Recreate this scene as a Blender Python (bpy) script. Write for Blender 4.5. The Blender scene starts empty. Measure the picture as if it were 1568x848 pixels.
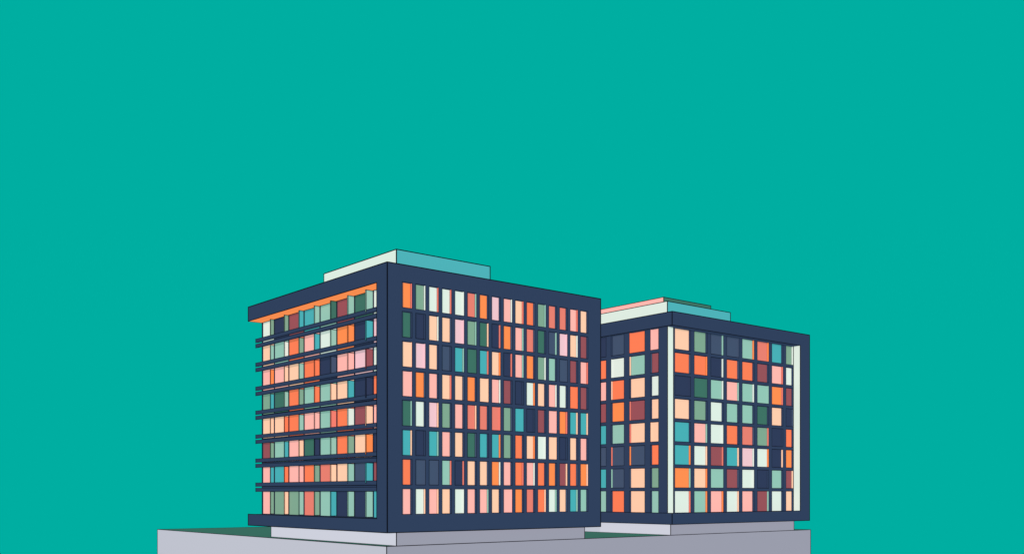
import bpy, math, random
from mathutils import Vector
random.seed(11)
sc=bpy.context.scene
sc.view_settings.view_transform='Standard'
sc.view_settings.look='None'
sc.view_settings.exposure=0
CAMZ=14.0
def lin(c):
    c/=255.0
    return c/12.92 if c<=.04045 else ((c+.055)/1.055)**2.4
TEAL=(0,174,161)
# ---------------- world + sun
w=bpy.data.worlds.new("World"); sc.world=w; w.use_nodes=True
bg=w.node_tree.nodes["Background"]
bg.inputs[0].default_value=tuple(lin(c) for c in TEAL)+(1,)
bg.inputs[1].default_value=1.0
SE=4.0; SC=(1.0,.93,.85)
sd=bpy.data.lights.new("sun","SUN"); sd.energy=SE; sd.color=SC; sd.angle=math.radians(.5)
sun=bpy.data.objects.new("sun",sd); sc.collection.objects.link(sun)
d=Vector((.08,1,-math.tan(math.radians(4)))).normalized()
sun.rotation_euler=d.to_track_quat('-Z','Y').to_euler(); sun.location=(0,-50,80)
ILL=[SE*SC[i]*.71/math.pi+lin(TEAL[i]) for i in range(3)]
# ---------------- materials
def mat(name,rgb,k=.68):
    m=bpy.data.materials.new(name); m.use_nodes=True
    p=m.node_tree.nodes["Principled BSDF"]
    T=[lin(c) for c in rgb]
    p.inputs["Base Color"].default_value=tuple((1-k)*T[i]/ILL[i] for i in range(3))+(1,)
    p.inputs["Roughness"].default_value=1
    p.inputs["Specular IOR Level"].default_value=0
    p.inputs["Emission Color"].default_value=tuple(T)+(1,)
    p.inputs["Emission Strength"].default_value=k  # self-glow on every surface, stands in for light in shaded recesses
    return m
PAL={'O':(255,145,82),'C':(252,130,88),'S':(232,130,114),'P':(255,208,174),'K':(255,186,176),
'L':(240,200,208),'M':(222,241,229),'A':(146,200,183),'G':(127,170,146),'D':(62,115,101),
'T':(72,177,183),'N':(47,61,90),'B':(66,84,110),'R':(150,84,91)}
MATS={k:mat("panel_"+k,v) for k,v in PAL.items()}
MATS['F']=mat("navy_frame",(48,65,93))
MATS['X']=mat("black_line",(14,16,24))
MATS['OS']=mat("orange_soffit_glow",(255,145,82),.93)  # soffit glows almost fully, replacing sunlight that misses the underside
MATS['NS']=mat("navy_soffit_glow",(48,65,93),.8)  # frame navy with more glow, lifts undersides out of shade
MATS['PL']=mat("lavender_lit_side",(206,211,223),.85)  # lighter plinth side painted in; extra glow offsets its tinted shade
MATS['GL']=mat("concrete_lit_side",(192,195,207),.8)  # lighter side of the podium, side shading put into the colour
MATS['GD']=mat("concrete_shaded_side",(154,157,172),.8)  # darker front of podium and plinths, side shading put into the colour
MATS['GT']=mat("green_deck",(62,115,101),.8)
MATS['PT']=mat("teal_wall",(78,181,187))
KEYS=list(MATS)
IDX={k:i for i,k in enumerate(KEYS)}
class B:
    def __init__(s): s.v=[]; s.f=[]; s.m=[]
    def quad(s,pts,m):
        n=len(s.v); s.v+=[tuple(p) for p in pts]; s.f.append(tuple(range(n,n+len(pts)))); s.m.append(IDX[m])
    def box(s,a0,a1,b0,b1,z0,z1,m,left=None,front=None,top=None,bottom=None,skip=''):
        if 'l' not in skip: s.quad([(a0,b0,z0),(a0,b0,z1),(a0,b1,z1),(a0,b1,z0)],left or m)
        if 'r' not in skip: s.quad([(a1,b0,z0),(a1,b1,z0),(a1,b1,z1),(a1,b0,z1)],left or m)
        if 'f' not in skip: s.quad([(a0,b0,z0),(a1,b0,z0),(a1,b0,z1),(a0,b0,z1)],front or m)
        if 'k' not in skip: s.quad([(a0,b1,z0),(a0,b1,z1),(a1,b1,z1),(a1,b1,z0)],front or m)
        if 't' not in skip: s.quad([(a0,b0,z1),(a1,b0,z1),(a1,b1,z1),(a0,b1,z1)],top or m)
        if 'b' not in skip: s.quad([(a0,b0,z0),(a0,b1,z0),(a1,b1,z0),(a1,b0,z0)],bottom or m)
    def line(s,p,q,wd=.11,m='X'):
        p=Vector(p);q=Vector(q); h=wd/2
        lo=[min(p[i],q[i])-h for i in range(3)]; hi=[max(p[i],q[i])+h for i in range(3)]
        s.box(lo[0],hi[0],lo[1],hi[1],lo[2],hi[2],m)
    def edges(s,a0,a1,b0,b1,z0,z1,wd=.11):
        for a in(a0,a1):
            for b in(b0,b1): s.line((a,b,z0),(a,b,z1),wd)
            for z in(z0,z1): s.line((a,b0,z),(a,b1,z),wd)
        for b in(b0,b1):
            for z in(z0,z1): s.line((a0,b,z),(a1,b,z),wd)
    def obj(s,name,parent):
        me=bpy.data.meshes.new(name); me.from_pydata(s.v,[],s.f)
        used=sorted(set(s.m)); mp={u:i for i,u in enumerate(used)}
        for u in used: me.materials.append(MATS[KEYS[u]])
        me.polygons.foreach_set("material_index",[mp[x] for x in s.m]); me.update()
        o=bpy.data.objects.new(name,me); sc.collection.objects.link(o)
        o.parent=parent; return o

def facade(wall,win,out,o,u,n,U0,U1,Z0,Z1,cols,rows,colour,depth,jamb,ring=.065,far=True,wallm='F'):
    o=Vector(o);u=Vector(u);n=Vector(n);Z=Vector((0,0,1))
    def P(x,z,dn=0): return o+u*x+Z*z+n*dn
    def q(bd,x0,x1,z0,z1,dn,m):
        if x1-x0<1e-4 or z1-z0<1e-4: return
        bd.quad([P(x0,z0,dn),P(x1,z0,dn),P(x1,z1,dn),P(x0,z1,dn)],m)
    zs=sorted(rows); z=Z0
    for r in zs:
        q(wall,U0,U1,z,r[0],0,wallm); z=r[1]
        x=U0
        for c in cols: q(wall,x,c[0],r[0],r[1],0,wallm); x=c[1]
        q(wall,x,U1,r[0],r[1],0,wallm)
    q(wall,U0,U1,z,Z1,0,wallm)
    for ri,r in enumerate(rows):
        for ci,c in enumerate(cols):
            x0,x1=c;z0,z1=r; k=colour(ri,ci); D=-depth
            q(win,x0,x1,z0,z1,D,k)
            j=jamb(ri,ci,k); j0,j1=('F',j) if far else (j,'F')
            win.quad([P(x1,z0,0),P(x1,z0,D),P(x1,z1,D),P(x1,z1,0)],j1)
            win.quad([P(x0,z0,D),P(x0,z0,0),P(x0,z1,0),P(x0,z1,D)],j0)
            win.quad([P(x0,z0,D),P(x1,z0,D),P(x1,z0,0),P(x0,z0,0)],'F')
            win.quad([P(x0,z1,0),P(x1,z1,0),P(x1,z1,D),P(x0,z1,D)],'NS')
            t=ring; e=.006
            q(out,x0-t,x1+t,z1,z1+t,e,'X'); q(out,x0-t,x1+t,z0-t,z0,e,'X')
            q(out,x0-t,x0,z0,z1,e,'X'); q(out,x1,x1+t,z0,z1,e,'X')
            dd=D+.006
            if j!=k:
                if far: q(out,x1-.05,x1,z0,z1,dd,'X')
                else: q(out,x0,x0+.05,z0,z1,dd,'X')
WARM='OCSPKPKCMAGTNB'
def rnd(*a): return random.choice(WARM)
def jam(r,c,k):
    return random.choice([k,'F','F','F','F','O','P','S','M','A','B'])
P0=(-14.76,119.0); ANG=math.atan2(.6389,.7692)
def root(name,a,b):
    e=bpy.data.objects.new(name,None); sc.collection.objects.link(e)
    e.location=(P0[0]+a*.7692-b*.6392,P0[1]+a*.6389+b*.769,CAMZ); e.rotation_euler=(0,0,ANG)
    e.empty_display_size=3
    return e
ZB,ZT=-4.64,27.36
# =============== building A
r1=root("apartment_building",0,0)
wall,win,out=B(),B(),B()
LA,LB=35.4,37.6; SB,ST=-3.02,25.3; R=2.2
top=25.27; pitch=3.535; wh=2.98
rowsA=[(top-i*pitch-wh,top-i*pitch) for i in range(8)]
w0,w1=1.37,.592
colsA=[(2.12+i*(w0+w1),2.12+i*(w0+w1)+w0) for i in range(16)]
GA=["OGMMMSOLKPCGSSKP","DNPPLGDNOKSDBLPR","PLPBTDTPNKOGABRK","KOKPPOPKRNMPKMCR",
"DMLGKSSSGTNRKOTT","TNTKPDTTGCPMPNPK","CBBANPPOKCKCORCO","KMKPMKKPKOSCMPTA"]
facade(wall,win,out,(0,0,0),(1,0,0),(0,-1,0),0,LA,ZB,ZT,colsA,rowsA,lambda r,c:GA[r][c],.3,jam)
colsS=[(2.5+i*1.96,2.5+i*1.96+1.37) for i in range(17)]
facade(wall,win,out,(LA,0,0),(0,1,0),(1,0,0),0,LB,ZB,ZT,colsS,rowsA,rnd,.3,jam)
facade(wall,win,out,(LA,LB,0),(-1,0,0),(0,1,0),0,LA-R,ZB,ZT,[(2.1+i*1.96,3.47+i*1.96) for i in range(15)],rowsA,rnd,.3,jam)
wall.quad([(0,0,ZT),(LA,0,ZT),(LA,LB,ZT),(0,LB,ZT)],'F')
wall.quad([(0,0,ZB),(0,LB,ZB),(LA,LB,ZB),(LA,0,ZB)],'NS')
def lq(a,b0,b1,z0,z1,m='F'): wall.quad([(a,b1,z0),(a,b0,z0),(a,b0,z1),(a,b1,z1)],m)
lq(0,0,LB,ST,ZT); lq(0,0,LB,ZB,SB); lq(0,0,2.3,SB,ST)
wall.quad([(0,2.3,ST),(0,LB,ST),(R,LB,ST),(R,2.3,ST)],'OS')
wall.quad([(0,2.3,SB),(R,2.3,SB),(R,LB,SB),(0,LB,SB)],'F')
wall.quad([(0,2.3,SB),(R,2.3,SB),(R,2.3,ST),(0,2.3,ST)],'F')
for z0,z1 in((ST,ZT),(ZB,SB)): wall.quad([(R,LB,z0),(0,LB,z0),(0,LB,z1),(R,LB,z1)],'F')
rowsL=[]
for i in range(8):
    zt=ST-.03 if i==0 else top-i*pitch
    zb=top-i*pitch-wh if i<7 else SB+.05
    rowsL.append((zb,zt))
edgesb=[2.2+4.5*i for i in range(8)]+[37.5]
colsL=[]
for i in range(8):
    b0,b1=edgesb[i],edgesb[i+1]
    colsL.append((b0+.1,b1-.1))
GL=["MNRTARDM","PACKMONL","KKPCNKLM","GDCAAPNC","PPCKACRK","RAKDACPN","KTKCSPBR","KGGSANNT"]
def cl(r,c): return GL[r][7-c]
facade(wall,win,out,(R,0,0),(0,1,0),(-1,0,0),.0,LB,SB,ST,colsL,rowsL,cl,.06,lambda r,c,k:'F',ring=.07,far=True)
fin=B()
FC=["GGTADAAT","AMGTAOTM","OPACBKRT","TAGCPTNA","PCAKSMPK","GTPNAGOA","TCKGPATC","GPAGTAAP"]
for i in range(1,8):
    b=edgesb[i]; dep=1.12-.075*i
    for r,(z0,z1) in enumerate(rowsL):
        zz1=z1-.03 if r==0 else z1-.27
        m=FC[r][7-i]
        zz0=z0+(.22 if r<7 else .05)
        fin.box(R-dep,R-.08,b-.09,b+.09,zz0,zz1,m)
        fin.edges(R-dep,R-.08,b-.09,b+.09,zz0,zz1,.06)
fin.obj("balcony_fins",r1)
rail=B()
for i in range(7):
    zc=top-i*pitch-wh-.27
    for (z0,z1) in((zc+.24,zc+.76),(zc-.52,zc-.02)):
        a0,a1=1.2,1.5
        rail.box(a0,a1,2.3,LB+.0,z0,z1,'F')
        for z in(z0,z1): rail.line((a0,2.3,z),(a0,LB,z),.06)
        rail.line((a0,LB,z0),(a0,LB,z1),.1)
rail.obj("balcony_rails",r1)
for a,b in((0,0),(LA,0),(LA,LB)): out.line((a,b,ZB),(a,b,ZT))
for z in(ZB,ZT):
    out.line((0,0,z),(LA,0,z)); out.line((0,0,z),(0,LB,z)); out.line((LA,0,z),(LA,LB,z)); out.line((0,LB,z),(LA,LB,z))
for z in(SB,ST): out.line((0,2.3,z),(0,LB,z),.09)
out.line((0,2.3,SB),(0,2.3,ST),.09)
for z0,z1 in((ST,ZT),(ZB,SB)): out.line((0,LB,z0),(0,LB,z1))
out.line((R,LB,SB),(R,LB,ST),.1); out.line((0,LB,ST),(R,LB,ST),.09)
out.line((R-.05,2.3,ST-.03),(R-.05,LB,ST-.03),.07)
wall.obj("walls",r1);win.obj("windows",r1);out.obj("edge_trim",r1)
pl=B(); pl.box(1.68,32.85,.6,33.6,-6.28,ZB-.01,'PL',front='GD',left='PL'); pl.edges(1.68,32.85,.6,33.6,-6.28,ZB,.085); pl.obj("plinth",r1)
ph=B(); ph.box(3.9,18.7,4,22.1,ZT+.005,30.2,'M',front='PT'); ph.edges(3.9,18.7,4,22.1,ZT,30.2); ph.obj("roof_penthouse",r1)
# =============== building B
r2=root("apartment_building",50.5,0)
wall,win,out=B(),B(),B()
LA,LB=35.6,37.6; SB=-2.95; CA,CB=.5,1.35; PX=32.86
wall.box(0,LA,0,LB,ST,ZT,'F',bottom='NS'); wall.box(0,LA,0,LB,ZB,SB,'F',bottom='NS')
rowsB=[]
for i in range(8):
    zt=25.27 if i==0 else 25.27-i*3.53-.2
    zb=25.27-(i+1)*3.53+.37 if i<7 else SB+.03
    rowsB.append((zb,zt))
colsB=[(2.2 if i==0 else 2.75+4*i, (2.7+4*i+3.1) if i<7 else 32.75) for i in range(8)]
GB=["PGBBASTG","CCNCCRKM","NDAKAAOR","PGMAADPN","TKMCSGNC","TMRTLMNO","OPARMNAR","MAKMKRMP"]
facade(wall,win,out,(0,CB,0),(1,0,0),(0,-1,0),1.8,32.85,SB,ST,colsB,rowsB,lambda r,c:GB[r][c],.32,jam,ring=.08)
wall.quad([(CA,CB,SB),(1.8,CB,SB),(1.8,CB,ST),(CA,CB,ST)],'M')
out.line((CA,CB,SB),(CA,CB,ST),.09); out.line((1.8,CB,SB),(1.8,CB,ST),.09)
wall.box(PX,LA,0,CB,SB,ST,'F',skip='ltbrk')
wall.quad([(PX,CB,SB),(PX,0,SB),(PX,0,ST),(PX,CB,ST)],'M')
facade(wall,win,out,(LA,0,0),(0,1,0),(1,0,0),0,LB,SB,ST,[(3+i*4,6.2+i*4) for i in range(8)],rowsB,rnd,.3,jam)
colsBL=[(3.2,4.8),(6.05,9.24),(10.5,13.3),(14.5,17.7),(19,20.6),(21.9,25),(26.3,29.2),(30.5,33.7)]
GBL=["KCBNPAGO","RAMCKTPN","MPCKSAGM","PROROKBD","PPATAMCS","CBBBTKPO","GPBTNAMR","APCAKGPS"]
facade(wall,win,out,(CA,0,0),(0,1,0),(-1,0,0),CB,LB-.5,SB,ST,colsBL,rowsB,lambda r,c:GBL[r][c],.3,jam,ring=.08,far=True)
facade(wall,win,out,(LA,LB-.5,0),(-1,0,0),(0,1,0),0,LA-CA,SB,ST,[(3+i*4,6.1+i*4) for i in range(8)],rowsB,rnd,.3,jam)
for zo,zi in((ZB,SB),(ZT,ST)):
    out.line((0,0,zo),(LA,0,zo));out.line((0,0,zo),(0,LB,zo));out.line((LA,0,zo),(LA,LB,zo));out.line((0,LB,zo),(LA,LB,zo))
    out.line((0,0,zi),(PX,0,zi),.09); out.line((0,0,zi),(0,LB,zi),.09); out.line((0,LB,zi),(LA,LB,zi),.09)
    for a,b in((0,0),(0,LB),(LA,LB)): out.line((a,b,zo),(a,b,zi),.1)
out.line((LA,0,ZB),(LA,0,ZT))
out.line((PX,0,SB),(PX,0,ST),.09); out.line((PX-.03,CB-.03,SB),(PX-.03,CB-.03,ST),.08)
wall.obj("walls",r2);win.obj("windows",r2);out.obj("edge_trim",r2)
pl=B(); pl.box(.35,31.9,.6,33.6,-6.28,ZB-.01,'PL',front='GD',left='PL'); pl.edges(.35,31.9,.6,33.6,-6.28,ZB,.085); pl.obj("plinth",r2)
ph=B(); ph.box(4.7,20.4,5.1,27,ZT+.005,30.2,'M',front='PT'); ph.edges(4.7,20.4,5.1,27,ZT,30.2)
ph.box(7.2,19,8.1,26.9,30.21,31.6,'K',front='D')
ph.edges(7.2,19,8.1,26.9,30.25,31.6,.1)
ph.obj("roof_penthouse",r2)
# =============== podium
r3=root("concrete_podium",0,0)
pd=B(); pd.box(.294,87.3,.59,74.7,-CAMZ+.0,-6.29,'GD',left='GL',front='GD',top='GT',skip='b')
pd.edges(.294,87.3,.59,74.7,-CAMZ,-6.29,.085); pd.obj("podium_block",r3)
g=bpy.data.meshes.new("ground"); S=2500
g.from_pydata([(-S,-S,0),(S,-S,0),(S,S,0),(-S,S,0)],[],[(0,1,2,3)])
g.materials.append(mat("teal_ground_glow",TEAL,1.0)); go=bpy.data.objects.new("ground",g); sc.collection.objects.link(go)  # ground glows in full backdrop teal
# camera
cd=bpy.data.cameras.new("camera"); cam=bpy.data.objects.new("camera",cd); sc.collection.objects.link(cam)
cam.location=(0,0,CAMZ); cam.rotation_euler=(math.radians(90),0,0)
cd.lens=36*1540/1568; cd.sensor_width=36; cd.sensor_fit='HORIZONTAL'
cd.shift_y=(755-424)/1568; cd.clip_end=8000; cd.clip_start=.5
sc.camera=cam
